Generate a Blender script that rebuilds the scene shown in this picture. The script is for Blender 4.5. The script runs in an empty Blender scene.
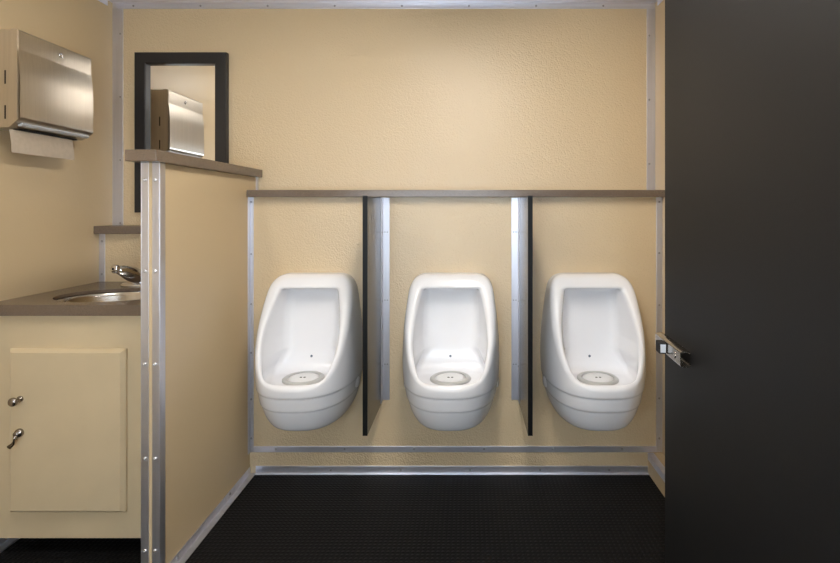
import bpy, bmesh, math
import numpy as np
from mathutils import Vector, Matrix

S = bpy.context.scene
COL = S.collection
PI = math.pi
EYE = 1.26            # camera height
FPX = 504.0           # focal length in pixels of the 840 wide frame
VX, VY = 466.0, 209.0 # principal point of the (shifted) lens

# ------------------------------------------------------------------ materials
def lin(c):
    return tuple(((v / 255) / 12.92 if v / 255 <= 0.04045 else ((v / 255 + 0.055) / 1.055) ** 2.4) for v in c) + (1,)

def new_mat(name):
    m = bpy.data.materials.new(name)
    m.use_nodes = True
    nt = m.node_tree
    b = nt.nodes['Principled BSDF']
    return m, nt, b

def simple(name, rgb, rough=0.5, metal=0.0, spec=0.5, coat=0.0, bump=None, fleck=None, aniso=None, stretch=None):
    """procedural material: base colour with slight noise variation, optional bump / flecks / brushed stretch"""
    m, nt, b = new_mat(name)
    N, L = nt.nodes, nt.links
    tc = N.new('ShaderNodeTexCoord')
    src = tc.outputs['Object']
    if stretch:
        mp = N.new('ShaderNodeMapping'); mp.inputs['Scale'].default_value = stretch
        L.new(src, mp.inputs['Vector']); src = mp.outputs['Vector']
    nz = N.new('ShaderNodeTexNoise'); nz.inputs['Scale'].default_value = fleck[0] if fleck else 6.0
    nz.inputs['Detail'].default_value = 4.0
    L.new(src, nz.inputs['Vector'])
    amt = fleck[1] if fleck else 0.03
    rp = N.new('ShaderNodeValToRGB')
    c = lin(rgb)
    rp.color_ramp.elements[0].position = 0.35; rp.color_ramp.elements[1].position = 0.65
    rp.color_ramp.elements[0].color = tuple(v * (1 - amt) for v in c[:3]) + (1,)
    rp.color_ramp.elements[1].color = tuple(min(1, v * (1 + amt)) for v in c[:3]) + (1,)
    L.new(nz.outputs['Fac'], rp.inputs['Fac']); L.new(rp.outputs['Color'], b.inputs['Base Color'])
    b.inputs['Roughness'].default_value = rough
    b.inputs['Metallic'].default_value = metal
    b.inputs['Specular IOR Level'].default_value = spec
    b.inputs['Coat Weight'].default_value = coat
    b.inputs['Coat Roughness'].default_value = 0.05
    if aniso:
        b.inputs['Anisotropic'].default_value = aniso
    if bump:
        n2 = N.new('ShaderNodeTexNoise'); n2.inputs['Scale'].default_value = bump[0]; n2.inputs['Detail'].default_value = 3
        L.new(src, n2.inputs['Vector'])
        bp = N.new('ShaderNodeBump'); bp.inputs['Strength'].default_value = bump[1]; bp.inputs['Distance'].default_value = bump[2]
        L.new(n2.outputs['Fac'], bp.inputs['Height']); L.new(bp.outputs['Normal'], b.inputs['Normal'])
    return m

def frp(name, rgb, rough, strength, scale=95.0, spec=0.85):
    """pebbled fibreglass wall panel"""
    m, nt, b = new_mat(name)
    N, L = nt.nodes, nt.links
    tc = N.new('ShaderNodeTexCoord')
    vo = N.new('ShaderNodeTexVoronoi'); vo.feature = 'SMOOTH_F1'; vo.inputs['Scale'].default_value = scale
    vo.inputs['Smoothness'].default_value = 0.6
    nz = N.new('ShaderNodeTexNoise'); nz.inputs['Scale'].default_value = scale * 0.6; nz.inputs['Detail'].default_value = 2
    L.new(tc.outputs['Object'], vo.inputs['Vector']); L.new(tc.outputs['Object'], nz.inputs['Vector'])
    mx = N.new('ShaderNodeMath'); mx.operation = 'SUBTRACT'
    L.new(nz.outputs['Fac'], mx.inputs[0]); L.new(vo.outputs['Distance'], mx.inputs[1])
    bp = N.new('ShaderNodeBump'); bp.inputs['Strength'].default_value = strength; bp.inputs['Distance'].default_value = 0.004
    L.new(mx.outputs[0], bp.inputs['Height']); L.new(bp.outputs['Normal'], b.inputs['Normal'])
    big = N.new('ShaderNodeTexNoise'); big.inputs['Scale'].default_value = 1.5
    L.new(tc.outputs['Object'], big.inputs['Vector'])
    rp = N.new('ShaderNodeValToRGB'); c = lin(rgb)
    rp.color_ramp.elements[0].color = tuple(v * 0.97 for v in c[:3]) + (1,)
    rp.color_ramp.elements[1].color = tuple(v * 1.03 for v in c[:3]) + (1,)
    L.new(big.outputs['Fac'], rp.inputs['Fac']); L.new(rp.outputs['Color'], b.inputs['Base Color'])
    b.inputs['Roughness'].default_value = rough
    b.inputs['Specular IOR Level'].default_value = spec
    return m

def coin_floor(name):
    """black rubber with rows of little raised studs"""
    m, nt, b = new_mat(name)
    N, L = nt.nodes, nt.links
    tc = N.new('ShaderNodeTexCoord')
    sp = N.new('ShaderNodeSeparateXYZ'); L.new(tc.outputs['Object'], sp.inputs[0])
    def math_(op, a, bb=None, c=None):
        n = N.new('ShaderNodeMath'); n.operation = op
        for i, v in enumerate((a, bb, c)):
            if v is None: continue
            if isinstance(v, (int, float)): n.inputs[i].default_value = v
            else: L.new(v, n.inputs[i])
        return n.outputs[0]
    k = 2 * PI / 0.026
    u = math_('ADD', sp.outputs['X'], sp.outputs['Y']); v = math_('SUBTRACT', sp.outputs['X'], sp.outputs['Y'])
    su = math_('SINE', math_('MULTIPLY', u, k * 0.707)); sv = math_('SINE', math_('MULTIPLY', v, k * 0.707))
    h = math_('MULTIPLY', su, sv)
    h = math_('SMOOTH_MAX', h, 0.1, 0.3)
    bp = N.new('ShaderNodeBump'); bp.inputs['Strength'].default_value = 0.9; bp.inputs['Distance'].default_value = 0.004
    L.new(h, bp.inputs['Height']); L.new(bp.outputs['Normal'], b.inputs['Normal'])
    nz = N.new('ShaderNodeTexNoise'); nz.inputs['Scale'].default_value = 8
    L.new(tc.outputs['Object'], nz.inputs['Vector'])
    rp = N.new('ShaderNodeValToRGB')
    rp.color_ramp.elements[0].color = (0.0045, 0.0045, 0.005, 1); rp.color_ramp.elements[1].color = (0.007, 0.007, 0.0075, 1)
    L.new(nz.outputs['Fac'], rp.inputs['Fac']); L.new(rp.outputs['Color'], b.inputs['Base Color'])
    b.inputs['Roughness'].default_value = 0.6
    b.inputs['Specular IOR Level'].default_value = 0.15
    return m

WALLC = (210, 188, 152)
M = {}
M['wall'] = frp('beige_pebbled_panel', WALLC, 0.33, 0.34, 150.0)
M['panel'] = frp('beige_smooth_panel', (206, 184, 147), 0.42, 0.05, 95.0, 0.6)
M['cabinet'] = simple('beige_cabinet', (205, 187, 154), 0.4)
M['ceiling'] = simple('pale_ceiling', (232, 230, 224), 0.6)
M['floor'] = coin_floor('black_rubber_floor')
M['alu'] = simple('brushed_aluminium', (214, 214, 222), 0.42, 0.95, fleck=(40, 0.06), stretch=(1, 1, 0.05))
M['alu_flat'] = simple('satin_aluminium', (226, 226, 234), 0.40, 0.9, fleck=(40, 0.05), stretch=(0.05, 1, 1))
M['steel'] = simple('brushed_steel', (192, 184, 172), 0.31, 1.0, fleck=(160, 0.04), stretch=(1, 1, 0.02))
M['sink'] = simple('sink_steel', (200, 196, 190), 0.22, 1.0)
M['chrome'] = simple('chrome', (215, 215, 218), 0.08, 1.0)
M['pull'] = simple('worn_nickel', (150, 142, 136), 0.22, 1.0)
M['screw'] = simple('screw_steel', (165, 165, 170), 0.3, 1.0)
M['screw_bright'] = simple('bright_screw_steel', (235, 235, 240), 0.25, 0.5)
M['laminate'] = simple('brown_laminate', (108, 93, 80), 0.24, spec=0.6, fleck=(260, 0.16))
M['black'] = simple('black_laminate', (14, 14, 15), 0.45, spec=0.2)
M['divider'] = simple('dark_divider_laminate', (34, 33, 33), 0.22)
M['door'] = simple('charcoal_door_laminate', (25, 25, 26), 0.5, spec=0.2, fleck=(120, 0.05))
M['frame'] = simple('black_mirror_frame', (30, 30, 32), 0.4)
M['mirror'] = simple('mirror_silver', (240, 240, 240), 0.01, 1.0, fleck=(2, 0.0))
M['ceramic'] = simple('white_vitreous_china', (236, 236, 239), 0.16, spec=0.35, fleck=(3, 0.005))
M['insert'] = simple('grey_white_insert', (226, 226, 226), 0.35)
M['insert_ring'] = simple('grey_ring', (182, 182, 180), 0.4)
M['dark'] = simple('dark_slot', (16, 15, 14), 0.7)
M['blue'] = simple('blue_grey_mark', (92, 106, 122), 0.5)
M['paper'] = simple('paper_towel', (184, 170, 152), 0.9, fleck=(60, 0.04))
M['rubber'] = simple('black_rubber', (22, 22, 24), 0.6)
M['silver_plastic'] = simple('pale_grey_plastic', (196, 200, 206), 0.4)
def emit(name, col, s):
    m, nt, b = new_mat(name)
    b.inputs['Base Color'].default_value = (0.8, 0.8, 0.8, 1)
    b.inputs['Emission Color'].default_value = col
    b.inputs['Emission Strength'].default_value = s
    return m
M['lamp'] = emit('lamp_diffuser', (1.0, 0.935, 0.86, 1), 41.0)

# ------------------------------------------------------------------ builders
WORLD = {}   # object -> world location (no rotations on parents)

def tagit(o, label=None, cat=None, group=None, kind=None):
    if label: o['label'] = label
    if cat: o['category'] = cat
    if group: o['group'] = group
    if kind: o['kind'] = kind
    return o

def thing(name, label, cat, loc, group=None):
    o = bpy.data.objects.new(name, None); COL.objects.link(o)
    o.empty_display_size = 0.05
    o.location = loc; WORLD[o] = Vector(loc)
    return tagit(o, label, cat, group)

def obj(name, bm, mat, parent=None, smooth=False, label=None):
    """links a bmesh given in world coordinates as one mesh object with its origin at its own base"""
    bmesh.ops.recalc_face_normals(bm, faces=bm.faces)
    co = [v.co for v in bm.verts]
    lo = Vector([min(c[i] for c in co) for i in range(3)]); hi = Vector([max(c[i] for c in co) for i in range(3)])
    org = Vector(((lo.x + hi.x) / 2, (lo.y + hi.y) / 2, lo.z))
    for v in bm.verts: v.co -= org
    me = bpy.data.meshes.new(name)
    if smooth:
        for f in bm.faces: f.smooth = True
    bm.to_mesh(me); bm.free()
    me.materials.append(mat)
    o = bpy.data.objects.new(name, me); COL.objects.link(o)
    WORLD[o] = org
    if parent is not None:
        o.parent = parent; o.location = org - WORLD[parent]
    else:
        o.location = org
    if label: o['label'] = label
    return o

def box(bm, x0, x1, y0, y1, z0, z1, bev=0.0, seg=2):
    b2 = bmesh.new()
    bmesh.ops.create_cube(b2, size=1)
    for v in b2.verts:
        v.co = Vector((x0 + (v.co.x + .5) * (x1 - x0), y0 + (v.co.y + .5) * (y1 - y0), z0 + (v.co.z + .5) * (z1 - z0)))
    if bev > 0:
        bmesh.ops.bevel(b2, geom=list(b2.edges), offset=bev, segments=seg, affect='EDGES', profile=0.5)
    merge(bm, b2)
    return bm

def merge(bm, b2, mat=None):
    if mat is not None: bmesh.ops.transform(b2, matrix=mat, verts=b2.verts)
    me = bpy.data.meshes.new('tmp'); b2.to_mesh(me); b2.free()
    bm.from_mesh(me); bpy.data.meshes.remove(me)

def mkbox(*a, **k):
    return box(bmesh.new(), *a, **k)

def prism(bm, pts, axis, a0, a1, closed=True):
    """extrudes a 2D profile along an axis; pts are the other two coordinates in axis order"""
    def mk(p, a):
        if axis == 'x': return (a, p[0], p[1])
        if axis == 'y': return (p[0], a, p[1])
        return (p[0], p[1], a)
    r0 = [bm.verts.new(mk(p, a0)) for p in pts]; r1 = [bm.verts.new(mk(p, a1)) for p in pts]
    n = len(pts)
    for i in range(n if closed else n - 1):
        j = (i + 1) % n
        bm.faces.new((r0[i], r0[j], r1[j], r1[i]))
    if closed:
        bm.faces.new(r0); bm.faces.new(list(reversed(r1)))
    return bm

def lathe(bm, prof, c, axis=Vector((0, 0, 1)), n=32, sx=1.0, sy=1.0):
    """prof: list of (radius, height) along axis from c"""
    q = Vector((0, 0, 1)).rotation_difference(Vector(axis).normalized()).to_matrix()
    c = Vector(c); rings = []
    for r, h in prof:
        if r < 1e-6: rings.append([bm.verts.new(c + q @ Vector((0, 0, h)))])
        else: rings.append([bm.verts.new(c + q @ Vector((r * sx * math.cos(2 * PI * i / n), r * sy * math.sin(2 * PI * i / n), h))) for i in range(n)])
    for a, b in zip(rings, rings[1:]):
        for i in range(n):
            j = (i + 1) % n
            if len(a) == 1 and len(b) == 1: continue
            if len(a) == 1: bm.faces.new((a[0], b[i], b[j]))
            elif len(b) == 1: bm.faces.new((a[i], a[j], b[0]))
            else: bm.faces.new((a[i], a[j], b[j], b[i]))
    return bm

def tube(bm, pts, radii, n=20, flat=1.0):
    """swept tapered tube with closed ends"""
    pts = [Vector(p) for p in pts]; rings = []
    for i, p in enumerate(pts):
        t = (pts[min(i + 1, len(pts) - 1)] - pts[max(i - 1, 0)]).normalized()
        up = Vector((0, 0, 1)) if abs(t.z) < 0.9 else Vector((0, 1, 0))
        a = t.cross(up).normalized(); b = a.cross(t).normalized()
        rings.append([bm.verts.new(p + radii[i] * (a * math.cos(2 * PI * k / n) + flat * b * math.sin(2 * PI * k / n))) for k in range(n)])
    for r, s in zip(rings, rings[1:]):
        for k in range(n):
            j = (k + 1) % n
            bm.faces.new((r[k], r[j], s[j], s[k]))
    bm.faces.new(rings[0]); bm.faces.new(list(reversed(rings[-1])))
    return bm

# screw heads: one shared mesh per facing direction
SCREW = {}
def screw_mesh(d, r):
    key = (d, r)
    if key not in SCREW:
        bm = bmesh.new()
        lathe(bm, [(r, -0.001), (r, r * 0.25), (r * 0.75, r * 0.6), (r * 0.3, r * 0.72), (r * 0.3, r * 0.4), (0, r * 0.4)], (0, 0, 0), Vector(d), 12)
        bmesh.ops.recalc_face_normals(bm, faces=bm.faces)
        me = bpy.data.meshes.new('screw'); bm.to_mesh(me); bm.free()
        for p in me.polygons: p.use_smooth = True
        me.materials.append(M['screw_bright'] if r == .0055 else M['screw'])
        SCREW[key] = me
    return SCREW[key]

def screws(parent, pts, d=(0, -1, 0), r=0.006):
    for p in pts:
        o = bpy.data.objects.new('screw', screw_mesh(d, r)); COL.objects.link(o)
        o.parent = parent; o.location = Vector(p) - WORLD[parent]

def structure(name, bm, mat, label=None, smooth=False):
    o = obj(name, bm, mat, None, smooth)
    return tagit(o, label, None, None, 'structure')

# pixel -> world at a known depth
def X(px, d): return (px - VX) * d / FPX
def Z(py, d): return EYE - (py - VY) * d / FPX

# ------------------------------------------------------------------ main measures
XL, XR = -1.745, 0.934          # side walls
D0, D1 = 2.40, 2.49             # lower (boxed out) and upper back wall
DN = -0.55                      # near wall, behind the camera
HC = 2.28                       # ceiling
PX0, PX1 = -1.0885, -1.0286      # partition faces
PF = 1.694                      # partition near end

# ------------------------------------------------------------------ room shell
structure('floor', mkbox(XL - .1, XR + .1, DN - .1, D1 + .1, -0.06, 0.0), M['floor'], 'black studded rubber floor')
structure('ceiling', mkbox(XL - .1, XR + .1, DN - .1, D1 + .1, HC, HC + 0.06), M['ceiling'], 'pale flat ceiling')
bm = bmesh.new()
box(bm, XL, XR, D1, D1 + .1, 0, HC)
box(bm, XL, PX0, D0, D1, 0, 1.143)
box(bm, PX1, XR, D0, D1, 0, 1.316)
structure('wall_back', bm, M['wall'], 'beige pebbled back wall with a boxed out lower half')
structure('wall_left', mkbox(XL - .1, XL, DN, D1 + .1, 0, HC), M['panel'], 'beige left wall')
structure('wall_right', mkbox(XR, XR + .1, DN, D1 + .1, 0, HC), M['panel'], 'beige right wall')
# near wall behind the camera; its unseen opening is shaped for the fill light
bm = bmesh.new()
box(bm, XL, -1.10, DN - .1, DN, 0, HC); box(bm, 0.50, XR, DN - .1, DN, 0, HC); box(bm, -1.10, 0.50, DN - .1, DN, 1.56, HC); box(bm, -1.10, 0.50, DN - .1, DN, 0, 0.74)
structure('wall_front', bm, M['panel'], 'beige wall with an added opening shaped for the fill light')
# short stall wall the open door hangs on
structure('wall_stall', mkbox(0.60, XR, 0.68, 0.73, 0, HC), M['panel'], 'short stall wall carrying the door')

# aluminium trims ---------------------------------------------------
T = 0.004
bm = mkbox(XL, X(123.5, D1), D1 - T, D1, 1.18, HC - .032, bev=.001)
t = structure('trim_1', bm, M['alu'], 'upright aluminium strip in the upper left corner')
screws(t, [(X(121, D1), D1 - T, Z(y, D1)) for y in (34, 97, 160, 223)], r=0.005)
bm = mkbox(X(646.5, D1), XR, D1 - T, D1, 1.349, HC - .032, bev=.001)
t = structure('trim_2', bm, M['alu'], 'upright aluminium strip in the upper right corner')
screws(t, [(X(649, D1), D1 - T, Z(y, D1)) for y in (36, 100, 164)], r=0.005)
bm = bmesh.new()
box(bm, XL, XR, D1 - T, D1, HC - .032, HC, bev=.001)
box(bm, XL, XR, D1 - .035, D1 - T, HC - T, HC, bev=.001)
t = structure('trim_3', bm, M['alu_flat'], 'aluminium strip along the top of the back wall')
screws(t, [(X(px, D1), D1 - T, HC - .018) for px in (134, 201, 268, 335, 402, 469, 536, 603)], r=0.005)
bm = mkbox(XL, XL + T, 0.2, D1 - .04, HC - .032, HC, bev=.001)
structure('trim_4', bm, M['alu_flat'], 'aluminium strip along the top of the left wall')
bm = mkbox(XR - T, XR, 0.75, D1 - .04, HC - .032, HC, bev=.001)
structure('trim_5', bm, M['alu_flat'], 'aluminium strip along the top of the right wall')
bm = mkbox(XL, X(105.4, D0), D0 - T, D0, 0.915, 1.143, bev=.001)
t = structure('trim_6', bm, M['alu'], 'short aluminium strip in the corner above the counter')
screws(t, [(X(102.5, D0), D0 - T, Z(y, D0)) for y in (241, 274)], r=0.005)
bm = bmesh.new()
box(bm, PX1, X(253.8, D0), D0 - T, D0, 0.103, 1.316, bev=.001)
box(bm, PX1, PX1 + T, D0 - .026, D0 - T, 0.103, 1.316, bev=.001)
t = structure('trim_7', bm, M['alu'], 'upright aluminium angle where the partition meets the wall')
screws(t, [(X(251.6, D0), D0 - T, Z(y, D0)) for y in (202, 254, 304, 352.5, 399, 438)], r=0.005)
bm = mkbox(X(656, D0), XR, D0 - T, D0, 0.103, 1.316, bev=.001)
t = structure('trim_8', bm, M['alu'], 'upright aluminium strip in the lower right corner')
screws(t, [(X(659, D0), D0 - T, Z(y, D0)) for y in (202, 253, 305, 352, 398, 438)], r=0.005)
bm = mkbox(X(253.8, D0), X(656, D0), D0 - T, D0, 0.103, 0.132, bev=.001)
t = structure('trim_9', bm, M['alu_flat'], 'level aluminium strip below the urinals')
screws(t, [(X(px, D0), D0 - T, Z(448.5, D0)) for px in (276, 345, 414, 484, 553, 622)], r=0.005)
bm = bmesh.new()
box(bm, PX1 + .028, 0.867, D0 - T, D0, 0.0, 0.038, bev=.001)
box(bm, PX1 + .028, 0.867, D0 - .014, D0 - T, 0.0, 0.004, bev=.001)
t = structure('baseboard_back', bm, M['alu_flat'], 'low aluminium base strip along the back wall')
screws(t, [(X(px, D0), D0 - T, Z(469.5, D0)) for px in (331, 401, 470, 540, 609)], r=0.005)
# boxed plinth along the right wall, with an aluminium edge
bm = mkbox(0.867, XR, 0.74, D0, 0.0, 0.098, bev=.002)
t = structure('baseboard_right', bm, M['panel'], 'beige boxed plinth along the right wall')
bm = bmesh.new()
box(bm, 0.863, 0.867, 0.76, D0 - T, 0.070, 0.102, bev=.001)
box(bm, 0.867, 0.892, 0.76, D0 - T, 0.098, 0.102, bev=.001)
obj('edge_trim', bm, M['alu_flat'], t)
bm = bmesh.new()
box(bm, XL, XL + T, PF + .1, D0, 0.0, 0.045, bev=.001); box(bm, XL + T, XL + .04, PF + .1, D0, 0.0, T, bev=.001)
structure('baseboard_left', bm, M['alu_flat'], 'aluminium base angle on the left wall under the cabinet')

# ------------------------------------------------------------------ ledges
LG = 'brown laminate ledges on the back wall'
o = obj('wall_ledge', mkbox(PX1, XR, 2.36, D1 - T, 1.316, 1.349, bev=.002), M['laminate'])
tagit(o, 'long brown laminate ledge along the back wall above the three urinals', 'ledge')
o = obj('wall_ledge', mkbox(XL, PX0, 2.36, D1 - T, 1.143, 1.18, bev=.002), M['laminate'])
tagit(o, 'short brown laminate ledge above the faucet, below the mirror', 'ledge')

# ------------------------------------------------------------------ partition
p = thing('privacy_partition', 'chest-high beige partition with aluminium edges and brown cap beside the sink', 'partition', ((PX0 + PX1) / 2, PF, 0))
bm = bmesh.new()
box(bm, PX0, PX1, PF, D0, 0.0, 1.415); box(bm, PX0, PX1, D0, D1, 1.18, 1.415)
obj('panel', mkbox(PX0, PX1, PF, D0 - .001, 0.0, 1.415, bev=.001), M['panel'], p)
obj('panel', mkbox(PX0, PX1, D0 - .001, D1 - .001, 1.35, 1.415), M['panel'], p); bm.free()
obj('cap_rail', mkbox(-1.106, -1.003, 1.632, D1 - T, 1.415, 1.453, bev=.0025), M['laminate'], p, label='brown laminate cap')
def angle_trim(x0, x1, side):
    bm = bmesh.new()
    box(bm, x0, x1, PF - .003, PF, 0.0, 1.415, bev=.0008)
    if side > 0: box(bm, PX1, PX1 + .002, PF - .003, PF + .028, 0.0, 1.415, bev=.0008)
    else: box(bm, PX0 - .003, PX0, PF - .003, PF + .03, 0.0, 1.415, bev=.0008)
    return obj('edge_trim', bm, M['alu'], p, label='aluminium edge angle')
e1 = angle_trim(PX0, X(149.2, PF), -1)
e2 = angle_trim(X(152.6, PF), PX1, 1)
ys = (180, 271, 364, 458, 550)
screws(e1, [(X(145.5, PF), PF - .003, Z(y, PF)) for y in ys], r=0.0055)
screws(e2, [(X(155.5, PF), PF - .003, Z(y, PF)) for y in ys], r=0.0055)
bm = bmesh.new()
box(bm, PX1, PX1 + .003, PF + .03, D0, 0.0, 0.034, bev=.0008)
box(bm, PX1 + .003, PX1 + .028, PF - .003, D0, 0.0, 0.003, bev=.0008)
e3 = obj('base_trim', bm, M['alu_flat'], p, label='aluminium base angle on the floor')
screws(e3, [(PX1 + .003, d, .022) for d in (1.79, 2.19)], d=(1, 0, 0), r=0.006)
bm = mkbox(PX1, PX1 + .004, D1 - .024, D1 - .002, 1.349, 1.415)
obj('corner_trim', bm, M['alu'], p)

# ------------------------------------------------------------------ urinals
def spl(z, zs, vs):
    zs = np.asarray(zs, float); vs = np.asarray(vs, float)
    m = np.gradient(vs, zs)
    z = np.clip(z, zs[0], zs[-1])
    i = np.clip(np.searchsorted(zs, z) - 1, 0, len(zs) - 2)
    h = zs[i + 1] - zs[i]; t = (z - zs[i]) / h
    return ((2*t**3 - 3*t**2 + 1) * vs[i] + (t**3 - 2*t**2 + t) * h * m[i] + (-2*t**3 + 3*t**2) * vs[i+1] + (t**3 - t**2) * h * m[i+1])
def smax(a, b, k):
    h = np.clip(0.5 + 0.5 * (a - b) / k, 0, 1)
    return b * (1 - h) + a * h + k * h * (1 - h)

W_Z = [.28, .31, .34, .37, .41, .465, .54, .62, .72, .85, .93, .99]
W_V = [.130, .156, .178, .194, .206, .216, .222, .223, .217, .201, .188, .181]
P_Z = [.28, .31, .34, .40, .46, .52, .56, .70, .99]
P_V = [.25, .282, .306, .340, .361, .373, .377, .380, .380]
R_Z = [.20, .50, .535, .552, .585, .64, .70, .76, .85, .92, .99]
R_V = [.62, .445, .388, .362, .332, .292, .252, .208, .150, .105, .06]
def step(z, z0): return 1 / (1 + np.exp(np.clip((z - z0) / .0012, -60, 60)))
def urinal_f(x, p, z):
    bands = 0.0035 * (step(z, .490) + step(z, .428)) + 0.0012 * (np.exp(-((z - .4895) / .0035) ** 2) + np.exp(-((z - .4275) / .0035) ** 2))
    w = spl(z, W_Z, W_V) - bands; P = spl(z, P_Z, P_V) - bands; R = spl(z, R_Z, R_V)
    ax = np.abs(x); pp = np.maximum(p, 0)
    a = 2.6
    O = (((ax / w) ** a + (pp / P) ** a) ** (1 / a) - 1) * np.minimum(w, P)
    f = smax(O, z - .958, .075)
    f = smax(f, .315 - z, .03)
    f = smax(f, (p - R) * .78, .028)
    f = np.maximum(f, .0 - p)
    wi = w - .034 - .024 * np.clip((z - .68) / .2, 0, 1) - .30 * np.maximum(R - p, 0) * np.clip((z - .5) / .12, .0, 1)
    wi = np.maximum(wi, .05); Pi = P - .024
    ci = (((ax / wi) ** 3.2 + (pp / Pi) ** 3.2) ** (1 / 3.2) - 1) * np.minimum(wi, Pi)
    B = spl(z, [.45, .52, .58, .68, .80, .95], [.12, .088, .066, .052, .042, .034])
    c = smax(ci, z - .896, .016)
    c = smax(c, B - p, .035)
    c = smax(c, .516 - z, .045)
    return smax(f, -c, .018)

def surface_nets(f, lo, hi, h):
    ax = [np.arange(lo[i], hi[i] + h, h) for i in range(3)]
    G = np.stack(np.meshgrid(*ax, indexing='ij'), -1)
    F = f(G[..., 0], G[..., 1], G[..., 2])
    sgn = F < 0
    n = [len(a) - 1 for a in ax]
    cs = np.zeros(n, int); acc = np.zeros(n + [3]); cnt = np.zeros(n)
    for dx in (0, 1):
        for dy in (0, 1):
            for dz in (0, 1):
                cs += sgn[dx:dx + n[0], dy:dy + n[1], dz:dz + n[2]]
    act = (cs > 0) & (cs < 8)
    for axis in range(3):
        A = np.take(F, np.arange(F.shape[axis] - 1), axis); Bv = np.take(F, np.arange(1, F.shape[axis]), axis)
        cr = (A < 0) != (Bv < 0)
        t = np.where(cr, A / np.where(cr, A - Bv, 1), 0)
        Pp = np.take(G, np.arange(F.shape[axis] - 1), axis).copy(); Pp[..., axis] += t * h
        o = [k for k in range(3) if k != axis]
        for u in (0, 1):
            for v in (0, 1):
                sl = [slice(None)] * 3
                sl[o[0]] = slice(u, u + n[o[0]]); sl[o[1]] = slice(v, v + n[o[1]]); sl[axis] = slice(0, n[axis])
                c = cr[tuple(sl)]
                acc += np.where(c[..., None], Pp[tuple(sl)], 0); cnt += c
    idx = -np.ones(n, int); k = act.sum(); idx[act] = np.arange(k)
    V = acc[act] / cnt[act][:, None]
    faces = []
    for axis in range(3):
        o = [(axis + 1) % 3, (axis + 2) % 3]
        A = np.take(F, np.arange(F.shape[axis] - 1), axis) < 0; Bv = np.take(F, np.arange(1, F.shape[axis]), axis) < 0
        ii = np.argwhere(A != Bv)
        ok = (ii[:, o[0]] > 0) & (ii[:, o[1]] > 0) & (ii[:, o[0]] < n[o[0]]) & (ii[:, o[1]] < n[o[1]])
        ii = ii[ok]
        inside = A[tuple(ii.T)]
        def cell(a, b):
            q = ii.copy(); q[:, o[0]] -= a; q[:, o[1]] -= b
            return idx[tuple(q.T)]
        q = np.stack([cell(1, 1), cell(0, 1), cell(0, 0), cell(1, 0)], 1)
        q[~inside] = q[~inside][:, ::-1]
        faces.append(q)
    faces = np.concatenate(faces)
    # pull the vertices onto the exact surface
    e = 1e-4
    for _ in range(3):
        v = f(V[:, 0], V[:, 1], V[:, 2])
        g = np.stack([(f(V[:, 0] + (e if i == 0 else 0), V[:, 1] + (e if i == 1 else 0), V[:, 2] + (e if i == 2 else 0)) - v) / e for i in range(3)], 1)
        stp = -(v / np.maximum((g * g).sum(1), .05))[:, None] * g
        L = np.linalg.norm(stp, axis=1, keepdims=True)
        V = V + stp * np.minimum(1, h * .5 / np.maximum(L, 1e-9))
    return V, faces

UV, UF = surface_nets(urinal_f, (-.2405, -.0105, .290), (.2405, .405, .985), .0055)
UV = np.stack([UV[:, 0], D0 - np.maximum(UV[:, 1], 0.0), UV[:, 2]], 1)
ume = bpy.data.meshes.new('urinal_bowl')
ume.from_pydata([tuple(v) for v in UV], [], [tuple(int(i) for i in q) for q in UF])
ume.validate(); ume.update()
bm = bmesh.new(); bm.from_mesh(ume); bpy.data.meshes.remove(ume)

UX = (-0.711, -0.068, 0.576)
u = thing('urinal', 'white ceramic urinal beside the beige partition, first of the three', 'urinal', (0, D0, .31), 'wall urinals under the long ledge')
obj('bowl', bm, M['ceramic'], u, smooth=True)
def cavity_z(x, p, hi=.60):   # height of the bowl floor under a point
    zs = np.linspace(.45, hi, 400); v = urinal_f(np.full(400, x), np.full(400, p), zs)
    k = np.argmax(v > 0); return float(zs[k])
zf = cavity_z(0, .195)
c0 = (0, D0 - .195, zf)
bm = bmesh.new(); lathe(bm, [(.066, -.004), (.066, .006), (.05, .009), (.015, .0105), (0, .0105)], c0, n=48)
dr = obj('drain_insert', bm, M['insert'], u, True, label='pale round drain insert')
bm = bmesh.new(); lathe(bm, [(.067, -.004), (.067, .007), (.070, .010), (.082, .010), (.089, .005), (.089, -.004)], c0, n=48)
obj('ring', bm, M['insert_ring'], dr, True)
for s in (-1, 1):
    bm = bmesh.new(); lathe(bm, [(.005, .008), (.005, .0115), (0, .0115)], (s * .008, D0 - .205, zf), n=12)
    obj('drain_hole', bm, M['dark'], dr)
# small round mark on the back of the bowl
def cavity_p(x, z):
    ps = np.linspace(.0, .25, 600); v = urinal_f(np.full(600, x), ps, np.full(600, z))
    for i in range(1, 600):
        if v[i] > 0 and ps[i] > .02: return float(ps[i])
zm = .63
for _ in range(20):
    pm = cavity_p(-.002, zm); zm = EYE - (356 - VY) * (D0 - pm) / FPX
bm = bmesh.new(); lathe(bm, [(.0055, -.003), (.0055, .0015), (0, .002)], (-.004, D0 - pm, zm), Vector((0, -1, .35)), 16)
obj('round_mark', bm, M['blue'], u)
def side_cap(s):
    z = .468; p_ = .085
    xs = np.linspace(.1, .24, 400); v = urinal_f(xs, np.full(400, p_), np.full(400, z)); x = float(xs[np.argmax(v > 0)])
    bm = bmesh.new(); lathe(bm, [(.026, -.010), (.026, .002), (.022, .005), (0, .006)], (s * x, D0 - p_, z), Vector((s, -.25, 0)), 24)
    return obj('side_cap', bm, M['ceramic'], u, True)
side_cap(1); side_cap(-1)

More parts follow.
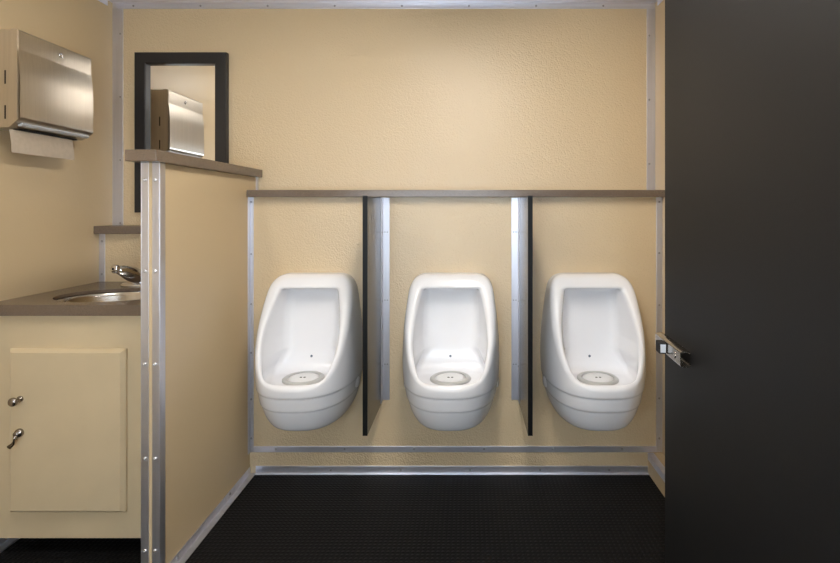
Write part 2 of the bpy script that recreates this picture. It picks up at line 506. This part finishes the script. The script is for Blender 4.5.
def copy_tree(o, parent=None):
    c = o.copy(); COL.objects.link(c)
    if parent is not None: c.parent = parent
    for ch in list(o.children): copy_tree(ch, c)
    return c
u2 = copy_tree(u); u3 = copy_tree(u)
for o, x in zip((u, u2, u3), UX): o.location.x = x
u2['label'] = 'white ceramic urinal between the two dark dividers, middle of the three'
u3['label'] = 'white ceramic urinal beside the dark open door, last of the three'

# ------------------------------------------------------------------ dividers
def divider(x0, x1, side, label):
    """side: +1 bracket on the x1 face, -1 on the x0 face"""
    DF = 2.034
    d = thing('urinal_divider', label, 'divider', ((x0 + x1) / 2, D0, .345), 'dark dividers between the urinals')
    obj('panel', mkbox(x0, x1, DF, D0, .345, 1.314, bev=.0015), M['divider'], d)
    obj('edge_band', mkbox(x0, x1, DF - .0015, DF, .345, 1.314), M['black'], d, label='black front edge')
    xf = x1 if side > 0 else x0
    bm = bmesh.new()
    a, b = sorted((xf, xf + side * .034)); box(bm, a, b, D0 - .003, D0, .352, 1.314, bev=.0008)
    a, b = sorted((xf, xf + side * .003)); box(bm, a, b, D0 - .05, D0 - .003, .352, 1.314, bev=.0008)
    br = obj('mounting_bracket', bm, M['alu'], d, label='long aluminium wall bracket')
    zs = [Z(y, D0) for y in (232, 300, 364)]
    screws(br, [(xf + side * q, D0 - .003, z) for z in zs for q in (.012, .024)], r=.0035)
    screws(br, [(xf + side * .003, D0 - .03, z) for z in zs], d=(side, 0, 0), r=.0035)
divider(-.417, -.3975, 1, 'dark laminate divider between the first urinal by the partition and the middle one')
divider(.250, .269, -1, 'dark laminate divider between the middle urinal and the one by the open door')

# ------------------------------------------------------------------ vanity
CT0, CT1, CZ = 0.876, 0.915, 1.81
v = thing('vanity_cabinet', 'beige vanity cabinet with one door under the brown sink counter', 'cabinet', ((XL + PX0) / 2, 1.83, 0))
CX0, CX1 = XL + .002, PX0 - .004
bm = bmesh.new()
box(bm, CX0, CX1, 1.832, 1.85, .064, CT0)                 # face
box(bm, CX0, CX0 + .016, 1.85, D0 - .005, .064, CT0)
box(bm, CX1 - .016, CX1, 1.85, D0 - .005, .064, CT0)
box(bm, CX0 + .016, CX1 - .016, 1.85, D0 - .005, .064, .082)
obj('carcass', bm, M['cabinet'], v)
obj('toe_kick', mkbox(CX0, CX1, 2.12, 2.14, 0, .064), M['dark'], v)
# door: flat slab with chamfered rim
dx0, dx1, dz0, dz1 = X(11, 1.826), X(126.5, 1.826), Z(511.5, 1.826), Z(348.5, 1.826)
bm = bmesh.new()
ch = .012
def ring(ins, y): return [bm.verts.new((a, y, b)) for a, b in ((dx0 + ins, dz0 + ins), (dx1 - ins, dz0 + ins), (dx1 - ins, dz1 - ins), (dx0 + ins, dz1 - ins))]
rs = [ring(0, 1.832), ring(0, 1.822), ring(ch, 1.810)]
for a, b in zip(rs, rs[1:]):
    for i in range(4): bm.faces.new((a[i], a[(i + 1) % 4], b[(i + 1) % 4], b[i]))
bm.faces.new(rs[0]); bm.faces.new(rs[-1])
dr = obj('door', bm, M['cabinet'], v)
kx, kz = X(21.5, 1.814), Z(398.5, 1.814)
bm = bmesh.new(); lathe(bm, [(.011, 0), (.011, .004), (.006, .007), (.006, .018), (.011, .022), (.0155, .028), (.0155, .034), (.011, .039), (0, .041)], (kx, 1.810, kz), Vector((0, -1, 0)), 28)
obj('knob', bm, M['pull'], dr, True)
lx, lz = X(21, 1.814), Z(432, 1.814)
bm = bmesh.new(); lathe(bm, [(.015, 0), (.015, .007), (.012, .012), (.009, .012), (.009, .02), (0, .021)], (lx, 1.810, lz), Vector((0, -1, 0)), 28)
lk = obj('latch', bm, M['pull'], dr, True)
bm = bmesh.new(); tube(bm, [(lx, 1.793, lz - .004), (lx, 1.790, lz - .016), (lx - .004, 1.785, lz - .030), (lx - .013, 1.780, lz - .040)], [.008, .0065, .006, .008], 14)
obj('lever', bm, M['pull'], lk, True)

# counter with an oval cut-out
SCX, SCY, SRX, SRY = -1.410, 2.030, .216, .166
def oval(k, rx, ry, n=64): return (SCX + rx * math.cos(2 * PI * k / n), SCY + ry * math.sin(2 * PI * k / n))
n = 64
bm = bmesh.new()
y0, y1 = CZ, D0 - T
def edge_pt(k):
    c, s = math.cos(2 * PI * k / n), math.sin(2 * PI * k / n)
    ts = []
    if c > 1e-9: ts.append((PX0 - .002 - SCX) / c)
    if c < -1e-9: ts.append((XL + .001 - SCX) / c)
    if s > 1e-9: ts.append((y1 - SCY) / s)
    if s < -1e-9: ts.append((y0 - SCY) / s)
    t_ = min(ts); return (SCX + c * t_, SCY + s * t_)
inner = [oval(k, SRX, SRY) for k in range(n)]
outer = [edge_pt(k) for k in range(n)]
corners = [(PX0 - .002, y1), (XL + .001, y1), (XL + .001, y0), (PX0 - .002, y0)]
for c in corners:    # snap the nearest fan point to each corner
    k = min(range(n), key=lambda q: (outer[q][0] - c[0]) ** 2 + (outer[q][1] - c[1]) ** 2); outer[k] = c
inner2 = [oval(k, SRX * 1.08, SRY * 1.08) for k in range(n)]
levels = [(inner2, CT0), (inner2, CT1 - .012), (inner, CT1 - .012), (inner, CT1), (outer, CT1), (outer, CT0)]
rr = [[bm.verts.new((q[0], q[1], z)) for q in pts] for pts, z in levels]
for i in range(6):
    a, b = rr[i], rr[(i + 1) % 6]
    for k in range(n): bm.faces.new((a[k], a[(k + 1) % n], b[(k + 1) % n], b[k]))
o = obj('countertop', bm, M['laminate'])
tagit(o, 'brown laminate sink counter with an oval cut-out, on the vanity cabinet', 'countertop')
# basin: oval bowl with a flat rim resting on the counter
s_ = thing('sink_basin', 'oval stainless steel sink set under the brown counter', 'sink', (SCX, SCY, CT0))
prof = [(1.06, -.0155), (1.06, -.0135), (1.0, -.0135), (.975, -.017), (.955, -.03), (.90, -.09), (.83, -.12), (.66, -.142), (.35, -.152), (.11, -.155)]
bm = bmesh.new(); rg = []
for k_, h_ in prof:
    rx = SRX * k_; ry = SRY * k_
    rg.append([bm.verts.new((*oval(i, rx, ry), CT1 + h_)) for i in range(n)])
for a, b in zip(rg, rg[1:]):
    for k in range(n): bm.faces.new((a[k], a[(k + 1) % n], b[(k + 1) % n], b[k]))
bm.faces.new(rg[-1])
obj('bowl', bm, M['sink'], s_, True)
bm = bmesh.new(); lathe(bm, [(.024, 0), (.024, .003), (.016, .004), (.014, .001), (0, .001)], (SCX, SCY, CT1 - .1545), n=24)
obj('drain', bm, M['chrome'], s_, True)

# faucet
FX, FY = -1.478, 2.265
fa = thing('faucet', 'chrome faucet at the back of the oval sink', 'faucet', (FX, FY, CT1))
bm = bmesh.new(); lathe(bm, [(.030, 0), (.030, .006), (.026, .013), (.018, .016), (0, .016)], (FX, FY, CT1 + .0005), n=32, sx=2.4, sy=1.0)
obj('base_plate', bm, M['chrome'], fa, True)
bm = bmesh.new(); lathe(bm, [(.028, .012), (.027, .03), (.024, .05), (.020, .062), (.010, .07), (0, .071)], (FX, FY, CT1), n=32)
obj('body', bm, M['chrome'], fa, True)
tip = Vector((-1.492, 2.150, 1.004))
bm = bmesh.new(); tube(bm, [(FX + .03, FY + .01, CT1 + .030), (FX + .014, FY - .012, CT1 + .042), (FX + .002, FY - .045, CT1 + .060), (FX - .008, FY - .08, CT1 + .077), tip], [.030, .036, .036, .027, .016], 24, .9)
obj('spout', bm, M['chrome'], fa, True)
kd = Vector((-.25, -1, .12))
bm = bmesh.new(); lathe(bm, [(0, -.012), (.012, -.010), (.0185, -.002), (.0185, .008), (.014, .014), (0, .0155)], tip, kd, 24)
kb = obj('knob', bm, M['chrome'], fa, True)
bm = bmesh.new(); lathe(bm, [(.005, .012), (.005, .0165), (0, .0165)], tip, kd, 12)
obj('index_dot', bm, M['dark'], kb)

# ------------------------------------------------------------------ mirror
mx0, mx1, mz0, mz1 = X(134, 2.46), X(226, 2.46), Z(212.5, 2.46), Z(52, 2.46)
mr = thing('wall_mirror', 'tall mirror in a wide black frame on the back wall above the sink', 'mirror', ((mx0 + mx1) / 2, D1, mz0))
fw, fy = .056, 2.460
bm = bmesh.new()
def frame_ring(ins, y): return [bm.verts.new((a, y, b)) for a, b in ((mx0 + ins, mz0 + ins), (mx1 - ins, mz0 + ins), (mx1 - ins, mz1 - ins), (mx0 + ins, mz1 - ins))]
rs = [frame_ring(0, D1 - .0005), frame_ring(0, fy + .003), frame_ring(.003, fy), frame_ring(fw - .004, fy), frame_ring(fw, fy + .004), frame_ring(fw, D1 - .0005)]
for i in range(len(rs)):
    a, b = rs[i], rs[(i + 1) % len(rs)]
    for k in range(4): bm.faces.new((a[k], a[(k + 1) % 4], b[(k + 1) % 4], b[k]))
obj('frame', bm, M['frame'], mr)
obj('glass', mkbox(mx0 + fw, mx1 - fw, 2.482, D1 - .0008, mz0 + fw, mz1 - fw), M['mirror'], mr, label='mirror glass')

# ------------------------------------------------------------------ paper towel dispenser
ty0, ty1 = 1.84, 2.196
tz0, tz1, tw = 1.587, 1.918, XL + .120
td = thing('paper_towel_dispenser', 'brushed steel paper towel dispenser on the beige left wall', 'towel dispenser', (XL, (ty0 + ty1) / 2, tz0 - .03))
prof = [(XL, tz1 - .002), (tw - .012, tz1 - .002), (tw - .008, tz1 - .006), (tw - .008, tz0 + .004), (tw - .045, tz0 - .028), (XL, tz0 - .030)]
bm = bmesh.new()
r0 = [bm.verts.new((q[0], ty0, q[1])) for q in prof]; r1 = [bm.verts.new((q[0], ty1, q[1])) for q in prof]
for i in range(len(prof)):
    j = (i + 1) % len(prof); bm.faces.new((r0[i], r0[j], r1[j], r1[i]))
bm.faces.new(r0); bm.faces.new(list(reversed(r1)))
obj('body', bm, M['steel'], td)
# gently bowed front cover that rolls over the top
cp = [(tw - .034, tz1), (tw - .018, tz1), (tw - .012, tz1 - .002), (tw - .009, tz1 - .006), (tw - .0085, tz1 - .012), (tw - .0095, tz1 - .03), (tw - .0095, tz1 - .05), (tw - .0080, tz1 - .075), (tw - .0056, tz1 - .10), (tw - .0032, tz1 - .122), (tw - .0014, tz1 - .142),
      (tw - .0004, tz1 - .16), (tw, tz1 - .18), (tw, tz1 - .24), (tw, tz0 + .012), (tw - .001, tz0 + .003), (tw - .008, tz0 - .003), (tw - .016, tz0 - .010)]
back = [(q[0] - .0025, q[1] - (.002 if i < 3 else 0)) for i, q in enumerate(cp)]
loop = cp + back[::-1]
bm = bmesh.new(); e = .0015
r0 = [bm.verts.new((q[0], ty0 - e, q[1])) for q in loop]; r1 = [bm.verts.new((q[0], ty1 + e, q[1])) for q in loop]
for i in range(len(loop)):
    j = (i + 1) % len(loop); f = bm.faces.new((r0[i], r0[j], r1[j], r1[i])); f.smooth = i < len(cp) - 1
m_ = len(cp)
for y_ in (ty0 - e, ty1 + e):
    r = [bm.verts.new((q[0], y_, q[1])) for q in loop]
    for i in range(m_ - 1): bm.faces.new((r[i], r[i + 1], r[2 * m_ - 2 - i], r[2 * m_ - 1 - i]))
box(bm, tw - .026, tw - .0105, ty0 - .003, ty0 - e, tz0 + .004, tz1 - .004, bev=.0006)
box(bm, tw - .026, tw - .0105, ty1 + e, ty1 + .003, tz0 + .004, tz1 - .004, bev=.0006)
cv = obj('front_cover', bm, M['steel'], td)
bm = bmesh.new(); lathe(bm, [(.010, -.004), (.010, .004), (.008, .006), (.003, .006), (.003, .003), (0, .003)], (tw - .0095, 2.03, tz1 - .040), Vector((1, 0, .1)), 20)
obj('lock', bm, M['chrome'], cv, True)
# folded bottom lip with towel slot
bm = bmesh.new()
prism(bm, [(tw - .014, tz0 - .008), (tw - .010, tz0 - .014), (tw - .014, tz0 - .019), (tw - .026, tz0 - .022), (tw - .030, tz0 - .016)], 'y', ty0 + .02, ty1 - .008)
obj('bottom_lip', bm, M['silver_plastic'], td)
obj('towel_slot', mkbox(XL + .055, XL + .082, ty0 + .04, ty1 - .04, tz0 - .033, tz0 - .029), M['dark'], td)
for z in (1.742, 1.614):
    obj('sight_slot', mkbox(tw - .060, tw - .0545, ty0 - .0006, ty0 + .002, z - .025, z + .025), M['dark'], td)
    obj('sight_slot', mkbox(tw - .060, tw - .0545, ty1 - .002, ty1 + .0006, z - .025, z + .025), M['dark'], td)
# sheet of paper
bm = bmesh.new(); nn = 12
pl = [(XL + .072 + .010 * math.sin(i / nn * 1.6), tz0 - .0335 - i / nn * .086) for i in range(nn + 1)]
th = .0009
prism(bm, pl + [(q[0] - th, q[1]) for q in reversed(pl)], 'y', ty0 + .006, ty1 - .055)
o = obj('paper_towel', bm, M['paper'])
tagit(o, 'pale paper towel sheet hanging out below the steel dispenser', 'paper towel')

# ------------------------------------------------------------------ open door with slide latch
FARX, FARD, NEARX, NEARD = .631, 1.60, .582, .745
dn = bpy.data.objects.new('door_1', None)
ang = math.atan2(FARX - NEARX, FARD - NEARD)
Wd = math.hypot(FARX - NEARX, FARD - NEARD)
bm = mkbox(0, .036, 0, Wd, 0, 2.06, bev=.0015)
door = structure('door_1', bm, M['door'], 'tall charcoal door standing open beside the last urinal')
WORLD[door] = Vector((.018, Wd / 2, 0))      # local frame: x across the slab, y along it from the hinge
me_off = door.location.copy()
door.location = (0, 0, 0)
for v_ in door.data.vertices: v_.co += me_off
door.location = (NEARX, NEARD, .07); door.rotation_euler = (0, 0, -ang)
WORLD[door] = Vector((0, 0, 0))
lz = .775
lw0 = Wd - .212; lw1 = Wd + .004
# C-shaped housing: web away from the slab, rims curling back to it
web = [(-.028, lz - .017), (-.028, lz + .017)]
top = [(-.028 + .0145 * (1 - math.cos(a)), lz + .017 + .006 * math.sin(a)) for a in [PI * i / 8 for i in range(1, 8)]]
bot = [(q[0], 2 * lz - q[1]) for q in top]
path = [(0, lz + .012)] + top[::-1] + [web[1], web[0]] + bot + [(0, lz - .012)]
t_ = .0028
inner_ = []
cxm = -.010
for q in path:
    dxx, dzz = q[0] - cxm, q[1] - lz
    inner_.append((q[0] + (t_ if q[0] <= -.0275 else 0), q[1] - math.copysign(t_, dzz) * (1 if abs(dzz) > .0175 else 0)))
bm = bmesh.new()
lp = path + inner_[::-1]
r0 = [bm.verts.new((q[0], lw0, q[1])) for q in lp]; r1 = [bm.verts.new((q[0], lw1, q[1])) for q in lp]
m_ = len(path)
for i in range(len(lp)):
    j = (i + 1) % len(lp); bm.faces.new((r0[i], r0[j], r1[j], r1[i]))
for i in range(m_ - 1):
    for r in (r0, r1):
        bm.faces.new((r[i], r[i + 1], r[2 * m_ - 2 - i], r[2 * m_ - 1 - i]))
bmesh.ops.remove_doubles(bm, verts=bm.verts, dist=1e-6)
lt = obj('slide_latch', bm, M['sink'], door, label='steel slide latch')
ky = Wd - .085
obj('latch_knob', mkbox(-.050, -.028, ky - .019, ky + .019, lz - .017, lz + .017, bev=.004), M['rubber'], lt, label='black latch knob')
obj('knob_face', mkbox(-.047, -.031, ky - .0205, ky - .0185, lz - .012, lz + .012, bev=.0008), M['silver_plastic'], lt, label='pale knob face')
bm = bmesh.new(); lathe(bm, [(.010, 0), (.010, .001), (.008, .002), (0, .0022)], (-.028, lw0 + .045, lz), Vector((-1, 0, 0)), 20)
obj('rivet', bm, M['sink'], lt, True)

# ------------------------------------------------------------------ lamp on the ceiling (above the frame)
def ceiling_lamp(LX, LY, LWX, LWY, label):
    cl = thing('ceiling_light', label, 'ceiling light', (LX, LY, HC - .05))
    bm = bmesh.new()
    box(bm, LX - LWX, LX + LWX, LY - LWY, LY + LWY, HC - .012, HC)
    for c, d in ((-LWY, -LWY + .012), (LWY - .012, LWY)):
        box(bm, LX - LWX, LX + LWX, LY + c, LY + d, HC - .052, HC - .012)
    obj('housing', bm, M['ceiling'], cl)
    obj('diffuser', mkbox(LX - LWX + .004, LX + LWX - .004, LY - LWY + .012, LY + LWY - .012, HC - .05, HC - .012, bev=.006), M['lamp'], cl)
ceiling_lamp(0.0, 1.12, .085, .55, 'long ceiling light with a bright diffuser in front of the urinals')
ceiling_lamp(-1.20, 1.05, .06, .20, 'short ceiling light with a bright diffuser near the beige left wall')

# daylight through the wide opening behind the camera
w = bpy.data.worlds.new('daylight'); S.world = w; w.use_nodes = True
bg = w.node_tree.nodes['Background']
bg.inputs['Color'].default_value = (0.76, 0.88, 1.0, 1); bg.inputs['Strength'].default_value = 9.0

# ------------------------------------------------------------------ camera
cam = bpy.data.cameras.new('camera'); co = bpy.data.objects.new('camera', cam); COL.objects.link(co)
co.location = (0, 0, EYE); co.rotation_euler = (PI / 2, 0, 0)
cam.sensor_fit = 'HORIZONTAL'; cam.sensor_width = 36.0; cam.lens = FPX / 840 * 36.0
cam.shift_x = -(VX - 420) / 840; cam.shift_y = -(281.5 - VY) / 840
cam.clip_start = 0.02
S.camera = co
vs = S.view_settings
vs.view_transform = 'Standard'; vs.look = 'None'; vs.gamma = 1.0; vs.use_curve_mapping = False
vs.exposure = -0.08
